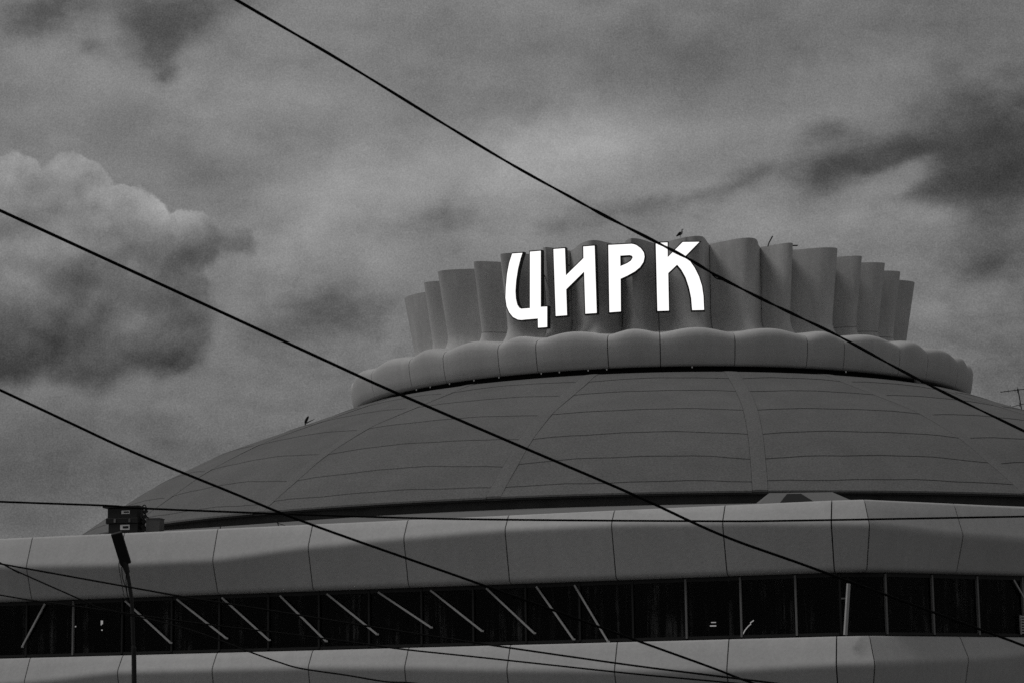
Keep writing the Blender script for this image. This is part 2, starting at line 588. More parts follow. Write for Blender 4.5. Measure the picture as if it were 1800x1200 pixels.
# ---- glazed storey between the two fascias
GO = -0.35


def glass_xy(x, side):
    if side == 'L':
        return x, -0.36 * x + 85.11 - GO * 1.0628
    return x, 0.59 * x + 73.91 - GO * 1.161


left_m = [-28.7, -26.75, -24.8, -22.88, -20.93, -18.99, -17.05, -15.04, -13.04, -11.15, -9.23, -7.28, -5.38, -3.42, -1.52, 0.38, 2.30, 4.16, 6.0, 7.86, 9.70, 11.14]
right_m = [12.74, 14.53, 16.31, 18.14, 19.95, 21.75, 23.55, 25.3]
mull = [glass_xy(x, 'L') for x in left_m] + [glass_xy(x, 'R') for x in right_m]
GLINT_L = {-17.05, 6.0, 7.86, 9.70}
Z0, Z1 = 4.60, 6.72
for i in range(len(mull) - 1):
    (xa, ya), (xb, yb) = mull[i], mull[i + 1]
    nx, ny = seg_normal(mull[i], mull[i + 1])
    v = [loc_(xa, ya, Z0), loc_(xb, yb, Z0), loc_(xb, yb, Z1), loc_(xa, ya, Z1)]
    v += [p + Vector((-nx, -ny, 0)) * 0.02 for p in v]
    mesh('window_pane', v, [(0, 1, 2, 3), (4, 7, 6, 5), (0, 4, 5, 1), (1, 5, 6, 2), (2, 6, 7, 3), (3, 7, 4, 0)], M_GLASS, circus)
    # head and sill rails of the pane
    ax = Vector((xb - xa, yb - ya, 0)); L = ax.length; ax.normalize()
    ay = Vector((nx, ny, 0))
    c = (loc_(xa, ya, 0) + loc_(xb, yb, 0)) / 2
    for z, h in ((Z0 + 0.04, 0.05), (Z1 - 0.05, 0.08)):
        vv, ff = box_vf(c + Vector((0, 0, z)) + ay * 0.02, L / 2 - 0.045, 0.05, h, ax, ay)
        mesh('window_rail', vv, ff, M_FRAME, circus)
for i, (x, y) in enumerate(mull):
    side = 'L' if i < len(left_m) else 'R'
    pale = (side == 'L' and left_m[i] in GLINT_L) or side == 'R'  # bars that catch a glint: it is painted in as a paler metal
    n = seg_normal(mull[max(i - 1, 0)], mull[min(i + 1, len(mull) - 1)])
    ay = Vector((n[0], n[1], 0)); ax = Vector((-n[1], n[0], 0))
    if pale:
        vv, ff = box_vf(loc_(x, y, (Z0 + Z1) / 2) + ay * 0.05, 0.034, 0.05, (Z1 - Z0) / 2 - 0.02, ax, ay)
        o = mesh('mullion', vv, ff, M_MULL, circus)
        o['label'] = 'pale upright window bar with a painted glint'
    else:
        vv, ff = box_vf(loc_(x, y, (Z0 + Z1) / 2) + ay * 0.03, 0.035, 0.06, (Z1 - Z0) / 2 - 0.02, ax, ay)
        mesh('mullion', vv, ff, M_FRAME, circus)

# pale slanting struts in front of the panes
STRUTS = [((-18.25, 91.94, 6.62), (-19.17, 92.27, 4.99)), ((-14.94, 90.75, 6.62), (-13.09, 90.08, 4.98)),
          ((-12.86, 90.0, 6.62), (-10.88, 89.29, 5.09)), ((-11.07, 89.36, 6.62), (-9.22, 88.69, 4.98)),
          ((-8.8, 88.54, 6.62), (-7.03, 87.9, 4.88)), ((-6.99, 87.89, 6.62), (-5.1, 87.21, 5.08)),
          ((-5.05, 87.19, 6.62), (-3.09, 86.48, 5.27)), ((-3.1, 86.49, 6.62), (-1.23, 85.82, 5.09)),
          ((-1.05, 85.75, 6.62), (0.65, 85.14, 4.96)), ((0.75, 85.1, 6.62), (2.04, 84.64, 4.7)),
          ((2.11, 84.61, 6.62), (3.25, 84.2, 4.59)), ((11.37, 80.87, 6.32), (11.18, 80.76, 4.58)),
          ((17.82, 84.72, 6.6), (18.55, 85.15, 5.4))]
for k, (a, b) in enumerate(STRUTS):
    a, b = loc_(*a), loc_(*b)
    d = (b - a); L = d.length; d.normalize()
    side = Vector((0.94, -0.34, 0)) if k < 11 else Vector((0.9, 0.4, 0))
    nrm = side.cross(d).normalized(); sd = d.cross(nrm).normalized()
    w = 0.032 if k < 11 else (0.05 if k == 11 else 0.025)
    vv, ff = box_vf((a + b) / 2, w, w, L / 2, sd, nrm, d)
    if k < 11:                                  # a small shoe ties the foot of the strut back to the frame
        foot = box_vf(b + Vector((0.12, 0.30, 0)) * 0.12, 0.05, 0.07, 0.03)
        vv, ff = join([(vv, ff), foot])
    mesh('strut', vv, ff, M_PALE, circus)
vv, ff = box_vf(loc_(11.2, 80.9, 5.82), 0.09, 0.03, 0.025)
mesh('strut_bracket', vv, ff, M_MULL, circus)

# vent grille low on the right-hand panes
gx, gy = 18.13, 84.86
parts = []
for k in range(7):
    parts.append(box_vf(loc_(gx, gy, 4.72 + k * 0.095), 0.14, 0.03, 0.026, (0.861, 0.508, 0), (0.508, -0.861, 0)))
for k, sx in enumerate((-0.15, 0.15)):
    parts.append(box_vf(loc_(gx + 0.861 * sx, gy + 0.508 * sx, 5.0), 0.015, 0.035, 0.34, (0.861, 0.508, 0), (0.508, -0.861, 0)))
v, f = join(parts)
mesh('vent_grille', v, f, M_PALE, circus)

# rooms behind the glass: floor, ceiling and a dark back wall
rows = []
for i in range(NJ):
    i0, t = (i, 0.0) if i < NJ - 1 else (i - 1, 1.0)
    rows.append([fascia_point(i0, t, -0.38, Z1 + 0.01), fascia_point(i0, t, -4.2, Z1 + 0.01),
                 fascia_point(i0, t, -4.2, Z0 - 0.03), fascia_point(i0, t, -0.38, Z0 - 0.03)])
v, f = sheet(rows)
mesh('interior_wall', v, f, M_ROOM, circus)
# lamps seen through the panes, and a glowing zigzag for a reflection
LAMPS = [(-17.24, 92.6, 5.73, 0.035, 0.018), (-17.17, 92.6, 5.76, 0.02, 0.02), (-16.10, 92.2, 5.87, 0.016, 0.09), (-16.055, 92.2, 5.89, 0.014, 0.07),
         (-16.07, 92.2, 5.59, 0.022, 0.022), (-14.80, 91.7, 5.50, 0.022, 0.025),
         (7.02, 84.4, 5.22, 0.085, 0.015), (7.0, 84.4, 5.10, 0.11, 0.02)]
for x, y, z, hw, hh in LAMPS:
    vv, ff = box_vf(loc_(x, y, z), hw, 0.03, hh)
    mesh('interior_lamp', vv, ff, M_GLOW, circus)
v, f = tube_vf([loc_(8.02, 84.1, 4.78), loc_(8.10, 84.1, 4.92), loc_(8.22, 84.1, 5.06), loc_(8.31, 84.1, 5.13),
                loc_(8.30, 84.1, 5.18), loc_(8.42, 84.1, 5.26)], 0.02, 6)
mesh('zigzag_reflection', v, f, M_GLOW, circus)  # no lamp: a reflection in the panes, added as a glowing tube

# ---- ground floor wall and the plain rear walls that the street does not see
rows = []
for i in range(NJ):
    i0, t = (i, 0.0) if i < NJ - 1 else (i - 1, 1.0)
    rows.append([fascia_point(i0, t, -0.6, 0.0), fascia_point(i0, t, -0.6, ZBOT2 + 0.2)])
v, f = sheet(rows)
mesh('ground_floor_wall', v, f, M_ROOM, circus)
path = [(joints[-1][0], joints[-1][1])] + BACK + [(joints[0][0], joints[0][1])]
v, f = sheet([[loc_(x, y, 0), loc_(x, y, ZT - 0.05)] for x, y in path])
mesh('rear_wall', v, f, M_WALL, circus)

# ---- roof apron between parapet and drum
poly = [(j[0] + JN[i][0] * -0.38, j[1] + JN[i][1] * -0.38) for i, j in enumerate(joints)] + BACK


def ray_poly(deg):
    dx, dy = sin(rad(deg)), -cos(rad(deg))
    best = None
    for i in range(len(poly)):
        (x1, y1), (x2, y2) = poly[i], poly[(i + 1) % len(poly)]
        x1 -= CX; x2 -= CX; y1 -= CY; y2 -= CY
        ex_, ey_ = x2 - x1, y2 - y1
        den = dx * ey_ - dy * ex_
        if abs(den) < 1e-9: continue
        t = (x1 * ey_ - y1 * ex_) / den
        u = (x1 * dy - y1 * dx) / den
        if t > 0 and -1e-6 <= u <= 1 + 1e-6:
            best = t if best is None else min(best, t)
    return best


rows = []
angs = sorted(set([k * 2.0 for k in range(180)] + [math.degrees(math.atan2(x - CX, CY - y)) % 360 for x, y in poly]))
for d in angs + [angs[0] + 360]:
    ro = ray_poly(d)
    rows.append([cyl(ro, d, ZT - 0.07), cyl(ro * 0.5 + 29.5 * 0.5, d, 9.62), cyl(29.5, d, 10.0)])
v, f = sheet(rows)
mesh('roof_apron', v, f, M_APRON, circus, 60)

# drum wall and the drip edge of the dome
rows = [[cyl(29.45, k * 2, 9.9), cyl(29.45, k * 2, ZB - 0.02)] for k in range(181)]
v, f = sheet(rows)
mesh('drum_wall', v, f, M_DRUM, circus, 60)

# ---- hipped roof hood with a dark louvre by the corner
hx, hy = 10.58, 86.3
b = [(8.75, 85.0, 9.4), (12.5, 85.0, 9.4), (12.3, 88.4, 9.6), (8.8, 88.4, 9.6)]
tp = [(9.32, 86.0, 9.955), (11.62, 86.0, 9.955), (11.5, 88.0, 10.05), (9.4, 88.0, 10.05)]
v = [loc_(*p) for p in b + tp]
hood = mesh('roof_hood', v, [(0, 1, 5, 4), (1, 2, 6, 5), (2, 3, 7, 6), (3, 0, 4, 7), (4, 5, 6, 7), (0, 3, 2, 1)], M_APRON, circus)
v = [loc_(9.52, 85.0, 9.42), loc_(10.98, 85.0, 9.42), loc_(10.42, 85.55, 9.875), loc_(9.93, 85.55, 9.875),
     loc_(10.98, 86.0, 9.5), loc_(10.42, 86.0, 9.9), loc_(9.93, 86.0, 9.9), loc_(9.52, 86.0, 9.5)]
mesh('louvre', v, [(0, 1, 2, 3), (1, 4, 5, 2), (0, 3, 6, 7), (3, 2, 5, 6)], M_DARK, hood)

# ---- the dome
PROF = [(30.4, 9.9), (29.8, 10.45), (29.3, 10.83), (28.6, 11.33), (27.6, 12.02), (26.6, 12.72), (25.6, 13.32), (24.4, 13.95), (23.2, 14.53), (21.6, 15.15), (20.0, 15.74),
        (18.7, 16.22), (17.5, 16.66), (16.7, 16.97), (16.05, 17.14), (15.4, 17.22), (14.6, 17.25), (13.0, 17.3)]


def dome_z(r):
    for i in range(1, len(PROF) - 2):
        r1, z1 = PROF[i]; r2, z2 = PROF[i + 1]
        if r2 <= r <= r1:
            r0, z0 = PROF[i - 1]; r3, z3 = PROF[i + 2]
            t = (r1 - r) / (r1 - r2)
            m1 = (z2 - z0) / (r0 - r2) * (r1 - r2)
            m2 = (z3 - z1) / (r1 - r3) * (r1 - r2)
            t2, t3 = t * t, t ** 3
            return z1 * (2 * t3 - 3 * t2 + 1) + m1 * (t3 - 2 * t2 + t) + z2 * (-2 * t3 + 3 * t2) + m2 * (t3 - t2)
    return PROF[-1][1]


RIBS = []          # angle at r=23 and twist per metre of radius
for k in range(18):
    a = 5.0 + 20 * k
    tw = 0.0
    if k == 0: a, tw = 5.7, -0.30
    if k == 17: a, tw = -15.3, -0.14
    if k == 1: a, tw = 24.8, 0.10
    if k == 16: a, tw = -36.6, -0.08
    RIBS.append(((a + 180) % 360 - 180, tw))
RIBS.sort()


def rib_deg(k, r):
    a, tw = RIBS[k % 18]
    return a + tw * (r - 23) + (360 if k >= 18 else 0)


RIBW = 0.31
SEAMS = [14.2, 17.5, 20.0, 23.25, 25.72, 27.62, 29.18, 29.8]
rng = random.Random(3)


def seam_r(row, s, ph):
    """radius of a lap seam across one bay, s from -1 to 1: it sags a little towards the ribs"""
    r = SEAMS[row]
    if row in (0, len(SEAMS) - 1): return r
    sag = 0.30 if row < 6 else 0.10
    return r + sag * (s * s - 0.35) + 0.03 * sin(5.1 * s + ph) + 0.02 * sin(11.7 * s + 2 * ph)


for k in range(18):
    phs = [rng.uniform(0, 6) for _ in SEAMS]
    jit = [rng.uniform(-0.06, 0.06) for _ in SEAMS]
    for row in range(len(SEAMS) - 1):
        outer, inner = [], []
        nu, nv = 13, 7
        for i in range(nu):
            s = -1 + 2 * i / (nu - 1)
            ra = seam_r(row, s, phs[row]) + (jit[row] if row else 0)
            rb = seam_r(row + 1, s, phs[row + 1]) + (jit[row + 1] if row + 1 < len(SEAMS) - 1 else 0)
            ra += 0.011 if row else 0
            rb -= 0.011 if row + 1 < len(SEAMS) - 1 else 0
            o_, n_ = [], []
            for j in range(nv):
                r = ra + (rb - ra) * j / (nv - 1)
                half = math.degrees((RIBW + 0.0) / r)
                d0 = rib_deg(k, r) + half; d1 = rib_deg(k + 1, r) - half
                d = d0 + (d1 - d0) * (s + 1) / 2
                lift = 0.022 * j / (nv - 1)           # every sheet laps over the one below it
                o_.append(cyl(r, d, dome_z(r) + lift))
                n_.append(cyl(r, d, dome_z(r) - 0.05))
            outer.append(o_); inner.append(n_)
        v, f = shell(outer, inner)
        mesh('roof_sheet', v, f, M_FELT, circus, 50)
    outer, inner = [], []
    for i in range(4):
        s = -1 + 2 * i / 3
        o_, n_ = [], []
        for j in range(34):
            r = 14.3 + (29.78 - 14.3) * j / 33
            d = rib_deg(k, r) + s * math.degrees((RIBW - 0.012) / r)
            zz = 0.038 if 0 < i < 3 else 0.028
            o_.append(cyl(r, d, dome_z(r) + zz)); n_.append(cyl(r, d, dome_z(r) - 0.05))
        outer.append(o_); inner.append(n_)
    v, f = shell(outer, inner)
    mesh('roof_rib', v, f, M_RIB, circus, 50)
rows = [[cyl(r, k * 4, dome_z(min(r, 29.79)) - 0.055) for r in (13.2, 15, 16.5, 18, 20, 22, 24, 26, 27.5, 28.8, 29.76)] + [cyl(29.76, k * 4, 10.34), cyl(29.4, k * 4, 10.34)] for k in range(91)]
v, f = sheet(rows)
mesh('roof_deck', v, f, M_DECK, circus, 60)

# ---- the cornice ring of bulging panels under the crown
RJ = [-66.0, -52.0, -43.0, -31.3, -24.2, -11.9, -3.3, 9.0, 21.7, 28.9, 41.6, 49.8, 62.6, 70.6]
a = 70.6
wide = True
while a < 360 - 66.0 - 6:
    a += 12.6 if wide else 8.1
    wide = not wide
    RJ.append(a)
RJ[-1] = 360 - 66.0
NR = len(RJ) - 1
RING = [(14.95, 17.56, 0), (15.40, 17.50, 0), (15.54, 17.53, 0.05), (15.60, 17.62, 0.1), (15.70, 18.0, 0.3), (15.76, 18.4, 0.5), (15.78, 18.66, 0.8),
        (15.74, 18.80, 0.95), (15.66, 18.91, 1.0), (15.54, 18.99, 1.0), (15.36, 19.05, 1.0), (15.0, 19.12, 0.95), (14.4, 19.2, 0.8), (13.7, 19.32, 0.5), (12.9, 19.5, 0.2), (12.0, 19.7, 0)]


def bulge(t):
    return 0.55 * max(0.0, 1 - abs(2 * t - 1) ** 2) + 0.45 * (0.5 + 0.5 * cos(pi * (2 * t - 1)))


for i in range(NR):
    d0, d1 = RJ[i], RJ[i + 1]
    g = math.degrees(0.020 / 15.6)
    outer, inner = [], []
    amp = (0.8 + 0.2 * ((d1 - d0) / 12.5)) * (1.0 if abs((d0 + d1) / 2) < 48 else 0.72)
    for s in range(13):
        t = s / 12
        d = d0 + g + (d1 - d0 - 2 * g) * t
        bu = bulge(t) * amp
        o_, n_ = [], []
        for (r, z, w) in RING:
            rr = r - 0.02 * w + 0.12 * bu * w
            zz = z - 0.03 * w + 0.23 * bu * max(0.0, min(1.0, (z - 18.2) / 0.7)) * w
            o_.append(cyl(rr, d, zz))
            n_.append(cyl(rr - 0.14 * (1 if r > 14 else 0.2), d, 18.4 + (zz - 18.4) * 0.86))
        outer.append(o_); inner.append(n_)
    v, f = shell(outer, inner)
    mesh('cornice_panel', v, f, M_RING, circus, 50)
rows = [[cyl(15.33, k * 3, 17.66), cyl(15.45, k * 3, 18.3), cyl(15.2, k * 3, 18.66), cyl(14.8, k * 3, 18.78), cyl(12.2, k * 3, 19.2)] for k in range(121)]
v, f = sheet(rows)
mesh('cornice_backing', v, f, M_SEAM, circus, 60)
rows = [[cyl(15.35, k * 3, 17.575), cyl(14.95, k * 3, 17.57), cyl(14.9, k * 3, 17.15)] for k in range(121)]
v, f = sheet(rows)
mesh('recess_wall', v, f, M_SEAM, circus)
for d in (-52.2, -48.2, -43.2, -37.5, -32.2, -24.0, -20.7, -15.6, -12.4, 2.0, 30.3):
    v, f = tube_vf([cyl(15.3, d, 17.56), cyl(15.3, d, 17.50), cyl(15.3, d, 17.44)], [0.012, 0.03, 0.02], 6)
    mesh('recess_bulb', v, f, M_BULB, circus)
# pale hatch in the recess on the right
v, f = box_vf(cyl(15.62, 47.0, 17.38), 0.20, 0.05, 0.13, (cos(rad(47)), sin(rad(47)), 0), (sin(rad(47)), -cos(rad(47)), 0))
mesh('recess_hatch', v, f, M_APRON, circus)

# ---- the fluted crown
ZC0 = 19.25
CJ = [-62.0, -48.8, -41.6, -31.0, -24.2, -11.9, -3.3, 9.0, 21.7, 28.9, 41.4, 48.6, 57.8, 66.5, 78.5]
a = 78.5
wide = False
while a < 360 - 62.0 - 19:
    a += 12.2 if wide else 8.2
    wide = not wide
    CJ.append(a)
CJ[-1] = 360 - 70.2
CJ.append(360 - 62.0)
NC = len(CJ) - 1


def crown_top(d):
    return 23.12 + 0.78 * max(0.0, cos(rad(d)))


def crown_r(d0, d1, t, h, d):
    """radius of the flute between joints d0 and d1; t across it, h 0..1 up it"""
    mid = ((d0 + d1) / 2 + 180) % 360 - 180
    tp_ = max(-0.2, min(0.2, mid / 200.0)) if abs(mid) < 90 else 0.0
    tp_ = {3: 0.38, -18: 0.28, -8: -0.2, -28: 0.1}.get(round(mid), tp_)
    q = 2 * t - 1
    w = (tp_ - q) / (tp_ + 1) if q < tp_ else (q - tp_) / (1 - tp_)
    s = 0.65 * (0.5 + 0.5 * cos(pi * w)) + 0.35 * (1 - w * w)
    wide_ = min(1.0, (d1 - d0) / 12.4)
    amp = (1.10 + 0.64 * h) * (0.6 + 0.4 * wide_)
    base = 11.38 + 0.12 * h
    if mid < -58 or mid > 170:
        amp *= 0.92
    r = base + amp * s
    z = ZC0 + (crown_top(d) - ZC0) * h
    if z < 20.45:
        r += 0.95 * ((20.45 - z) / 1.2) ** 2
    return r, z


def crown_piece(i, h0, h1, nh):
    d0, d1 = CJ[i], CJ[i + 1]
    g = math.degrees(0.016 / 11.5)
    outer, inner = [], []
    for s in range(17):
        t = s / 16
        d = d0 + g + (d1 - d0 - 2 * g) * t
        o_, n_ = [], []
        for j in range(nh):
            h = h0 + (h1 - h0) * j / (nh - 1)
            r, z = crown_r(d0, d1, t, h, d)
            o_.append(cyl(r, d, z)); n_.append(cyl(r - 0.2, d, z))
        outer.append(o_); inner.append(n_)
    v, f = shell(outer, inner)
    mesh('crown_panel', v, f, M_CROWN, circus, 38)


for i in range(NC):
    d0 = CJ[i]
    if 41 < d0 < 60 or -49 < d0 < -48:                     # these flutes sit on a separate foot piece
        crown_piece(i, 0.0, 0.23, 6)
        crown_piece(i, 0.235, 1.0, 10)
    else:
        crown_piece(i, 0.0, 1.0, 15)
rows = [[cyl(11.2, k * 3, 19.0), cyl(11.2, k * 3, 22.9)] for k in range(121)]
v, f = sheet(rows)
mesh('crown_backing', v, f, M_SEAM, circus, 60)
rows = [[cyl(11.25, k * 3, 22.85), cyl(0.01, k * 3, 22.9)] for k in range(121)]
v, f = sheet(rows)
mesh('crown_roof', v, f, M_APRON, circus)

# ------------------------------------------------------------------ the four lit letters
LETTERS = {
    'Ц': (-30.8, [(-0.659, 23.576), (-0.114, 23.545), (-0.22, 23.289), (-0.368, 22.817), (-0.479, 22.259), (-0.525, 21.776), (-0.507, 21.409),
                  (-0.433, 21.118), (-0.329, 20.965), (-0.214, 20.9), (0.262, 20.884), (0.309, 23.553), (0.881, 23.528), (0.832, 20.881),
                  (1.176, 20.861), (1.158, 19.908), (0.682, 19.923), (0.681, 20.357), (0.008, 20.377), (-0.22, 20.378), (-0.408, 20.415), (-0.661, 20.553),
                  (-0.866, 20.797), (-1.002, 21.096), (-1.061, 21.508), (-1.034, 21.994), (-0.954, 22.638), (-0.829, 23.154)], None),
    'И': (-20.4, [(-0.902, 23.542), (-0.347, 23.535), (-0.321, 22.242), (0.563, 22.995), (0.561, 23.539), (1.107, 23.533), (1.145, 20.382),
                  (0.603, 20.387), (0.58, 22.371), (-0.32, 21.599), (-0.301, 20.386), (-0.845, 20.386)], None),
    'Р': (-10.2, [(-0.644, 23.529), (0.428, 23.531), (0.56, 23.50), (0.664, 23.451), (0.858, 23.3), (0.992, 23.093), (1.019, 22.892), (0.962, 22.655),
                  (0.799, 22.423), (0.557, 22.235), (0.197, 22.052), (-0.114, 21.927), (-0.135, 20.401), (-0.658, 20.384)],
          [(-0.107, 23.008), (0.337, 23.014), (0.455, 22.968), (0.473, 22.879), (0.39, 22.743), (0.21, 22.632), (-0.11, 22.507)]),
    'К': (0.2, [(-0.895, 23.53), (-0.356, 23.543), (-0.365, 22.85), (0.344, 23.553), (1.11, 23.551), (0.445, 22.891), (0.655, 22.656),
                (0.862, 22.334), (1.047, 21.932), (1.173, 21.492), (1.23, 21.013), (1.241, 20.377), (0.701, 20.372), (0.669, 20.941),
                (0.583, 21.42), (0.439, 21.9), (0.252, 22.262), (0.062, 22.504), (-0.36, 22.111), (-0.371, 20.367), (-0.892, 20.358)], None)}


def area(p):
    return sum(p[i][0] * p[(i + 1) % len(p)][1] - p[(i + 1) % len(p)][0] * p[i][1] for i in range(len(p))) / 2


def grow(p, d):
    """mitred offset of an outline, d metres outward"""
    if area(p) < 0:
        p = p[::-1]
    out = []
    n = len(p)
    for i in range(n):
        a_, b_, c_ = Vector(p[i - 1]), Vector(p[i]), Vector(p[(i + 1) % n])
        e1, e2 = (b_ - a_).normalized(), (c_ - b_).normalized()
        n1, n2 = Vector((e1.y, -e1.x)), Vector((e2.y, -e2.x))
        mm = n1 + n2
        k = 2 / max(mm.length_squared, 0.8)
        out.append(tuple(b_ + mm * d * k))
    return out


def plate(outline, hole, u0, u1):
    """solid plate between depths u0 (back) and u1 (front); local axes x across, y outward = -Y"""
    loops = [outline] + ([hole] if hole else [])
    flat = [q for l in loops for q in l]
    tris = tessellate_polygon([[Vector((x, z, 0)) for x, z in l] for l in loops])
    n = len(flat)
    v = [Vector((x, -u1, z)) for x, z in flat] + [Vector((x, -u0, z)) for x, z in flat]
    f = [tuple(t) for t in tris] + [tuple(n + i for i in t[::-1]) for t in tris]
    k = 0
    for l in loops:
        L = len(l)
        for i in range(L):
            a_, b_ = k + i, k + (i + 1) % L
            f.append((a_, b_, n + b_, n + a_))
        k += L
    return v, f


WORDS = {'Ц': 'glowing white letter Ц, first of the sign, with its tail hanging below the others',
         'И': 'glowing white letter И, with a diagonal bar, between the Ц and the Р',
         'Р': 'glowing white letter Р, with a closed bowl, between the И and the К',
         'К': 'glowing white letter К, last of the sign, under the gull and crossed by a cable'}
for ch, (deg, out_, hole) in LETTERS.items():
    R0 = 13.45
    zb_ = min(z for x, z in out_)
    base = cyl(R0, deg, zb_) + Vector((CX, CY, 0))
    t = thing('sign_letter', WORDS[ch], 'sign letter', base, 'lit letters of the sign on the crown')
    t.rotation_euler = (0, 0, rad(deg))
    sh = [(x, z - zb_) for x, z in out_]
    hl = [(x, z - zb_) for x, z in hole] if hole else None
    big = grow(sh, 0.055)
    bigh = grow(hl, -0.055) if hl else None
    v, f = plate(big, bigh, -0.22, 0.0)
    mesh('letter_casing', v, f, M_CASING, t)
    if area(sh) < 0: sh = sh[::-1]
    v, f = plate(sh, hl, 0.003, 0.02)
    mesh('letter_face', v, f, M_FACE, t)
    for zz in (0.9, 2.6):
        xx = -0.6 if ch != 'Ц' else 0.58
        vv, ff = box_vf((xx, 0.75, zz), 0.03, 0.55, 0.03)
        mesh('mounting_bar', vv, ff, M_CASING, t)

# ------------------------------------------------------------------ birds and small things on the roofs


def skin_body(name, verts, edges, radii, mat, parent=None, loc=None, level=2):
    me = bpy.data.meshes.new(name)
    me.from_pydata(verts, edges, [])
    o = link(name, me, parent)
    me.materials.append(mat)
    sk = o.modifiers.new('skin', 'SKIN')
    sk.use_smooth_shade = True
    for sv, r in zip(me.skin_vertices[0].data, radii):
        sv.radius = (r, r) if not isinstance(r, tuple) else r
    me.skin_vertices[0].data[0].use_root = True
    sb = o.modifiers.new('sub', 'SUBSURF')
    sb.levels = level; sb.render_levels = level
    if loc is not None: o.location = loc
    return o


gull = thing('gull', 'standing gull with dark folded wings on the crown rim above the letter К', 'bird', (7.86, 107.02, 23.86))
skin_body('body', [(0, 0, 0.19), (-0.09, 0, 0.135), (-0.17, 0, 0.09), (0.055, 0, 0.235), (0.075, 0, 0.30), (0.078, 0, 0.365), (0.085, 0, 0.405), (0.12, 0, 0.402),
                   (-0.01, 0.025, 0.10), (-0.01, 0.03, 0.0), (-0.01, -0.025, 0.10), (-0.01, -0.03, 0.0)],
          [(0, 1), (1, 2), (0, 3), (3, 4), (4, 5), (5, 6), (6, 7), (0, 8), (8, 9), (0, 10), (10, 11)],
          [0.075, 0.055, 0.02, 0.07, 0.036, 0.03, 0.036, 0.02, 0.012, 0.01, 0.012, 0.01], M_BIRD, gull)
skin_body('beak', [(0.115, 0, 0.402), (0.155, 0, 0.398), (0.185, 0, 0.393)], [(0, 1), (1, 2)], [0.016, 0.012, 0.005], M_WING, gull)
for sy in (-1, 1):
    skin_body('wing', [(0.02, 0.06 * sy, 0.255), (-0.04, 0.065 * sy, 0.20), (-0.11, 0.055 * sy, 0.13), (-0.2, 0.03 * sy, 0.075)],
              [(0, 1), (1, 2), (2, 3)], [(0.022, 0.05), (0.022, 0.062), (0.022, 0.05), (0.01, 0.014)], M_WING, gull)

crow = thing('dark_bird', 'small black bird hunched on the left slope of the dome, a thin stick before it', 'bird', (-10.47, 118.0, 16.87))
crow.location.z -= 0.0
skin_body('body', [(0.03, 0, 0.17), (0.09, 0, 0.27), (0.14, 0, 0.36), (0.17, 0, 0.40), (0.0, 0, 0.06), (0.0, 0.02, -0.1)],
          [(0, 1), (1, 2), (2, 3), (0, 4), (4, 5)], [0.075, 0.075, 0.055, 0.025, 0.04, 0.025], M_WING, crow)
v, f = tube_vf([(0.05, 0, 0.04), (0.12, 0, 0.08), (0.3, 0, 0.17), (0.47, 0, 0.24)], [0.03, 0.03, 0.02, 0.012], 6)
mesh('stick', v, f, M_WING, crow)

v, f = tube_vf([(12.0, 108.05, 23.6), (12.06, 108.03, 23.78), (12.215, 108.0, 24.05), (12.23, 108.0, 24.08)], [0.028, 0.028, 0.032, 0.03], 8)
tag(mesh('slanted_rod', v, f, M_DARK), 'short dark rod leaning to the right on the crown rim, right of the gull', 'rod')
v, f = join([box_vf((13.30, 108.6, 23.74), 0.16, 0.05, 0.022), tube_vf([(13.2, 108.6, 23.5), (13.2, 108.6, 23.74)], 0.02, 6)])
tag(mesh('rim_plate', v, f, M_DARK), 'thin flat dark plate lying on the crown rim in a dip between flutes', 'plate')

ant = thing('roof_antenna', 'thin aerial with a mast and two crossing booms at the right edge of the dome', 'antenna', (25.62, 118.0, 16.5))
v, f = tube_vf([(0.02, 0, -1.0), (0.0, 0, 0.65), (-0.13, 0, 1.66)], 0.028, 6)
mesh('mast', v, f, M_DARK, ant)
v, f = join([tube_vf([(-1.02, 0, 1.5), (-0.15, 0, 1.6), (0.75, 0, 1.68)], 0.022, 6)] +
            [box_vf((x, 0, 1.61 + 0.1 * x), 0.010, 0.012, h) for x, h in ((-1.0, .03), (-0.8, .03), (-0.62, 0.07), (-0.28, 0.09), (-0.16, 0.15), (0.2, 0.07), (0.5, 0.08), (0.7, 0.07))])
mesh('upper_boom', v, f, M_DARK, ant)
v, f = join([tube_vf([(-0.6, 0, 0.72), (0.02, 0, 0.86), (0.4, 0, 0.93)], 0.018, 6)] +
            [box_vf((x, 0, 0.86 + 0.2 * x), 0.012, 0.012, h) for x, h in ((-0.55, 0.09), (-0.08, 0.10), (0.3, 0.08))])
mesh('lower_boom', v, f, M_DARK, ant)

# stack of dark cases behind the parapet on the left
cs = thing('equipment_stack', 'stack of two dark equipment cases with white stickers behind the parapet, left', 'equipment', (-15.25, 92.6, 9.1))
A_, B_ = Vector((0.94, -0.34, 0)), Vector((0.34, 0.94, 0))
A_, B_ = Vector((0.985, -0.17, 0)), Vector((0.17, 0.985, 0))


def slab(name, c, dx, dy, dz, mat, parent, bevel=0.02):
    vv, ff = box_vf(c, dx, dy, dz, A_, B_)
    o = mesh(name, vv, ff, mat, parent)
    if bevel:
        bv = o.modifiers.new('bevel', 'BEVEL'); bv.width = bevel; bv.segments = 2
    return o


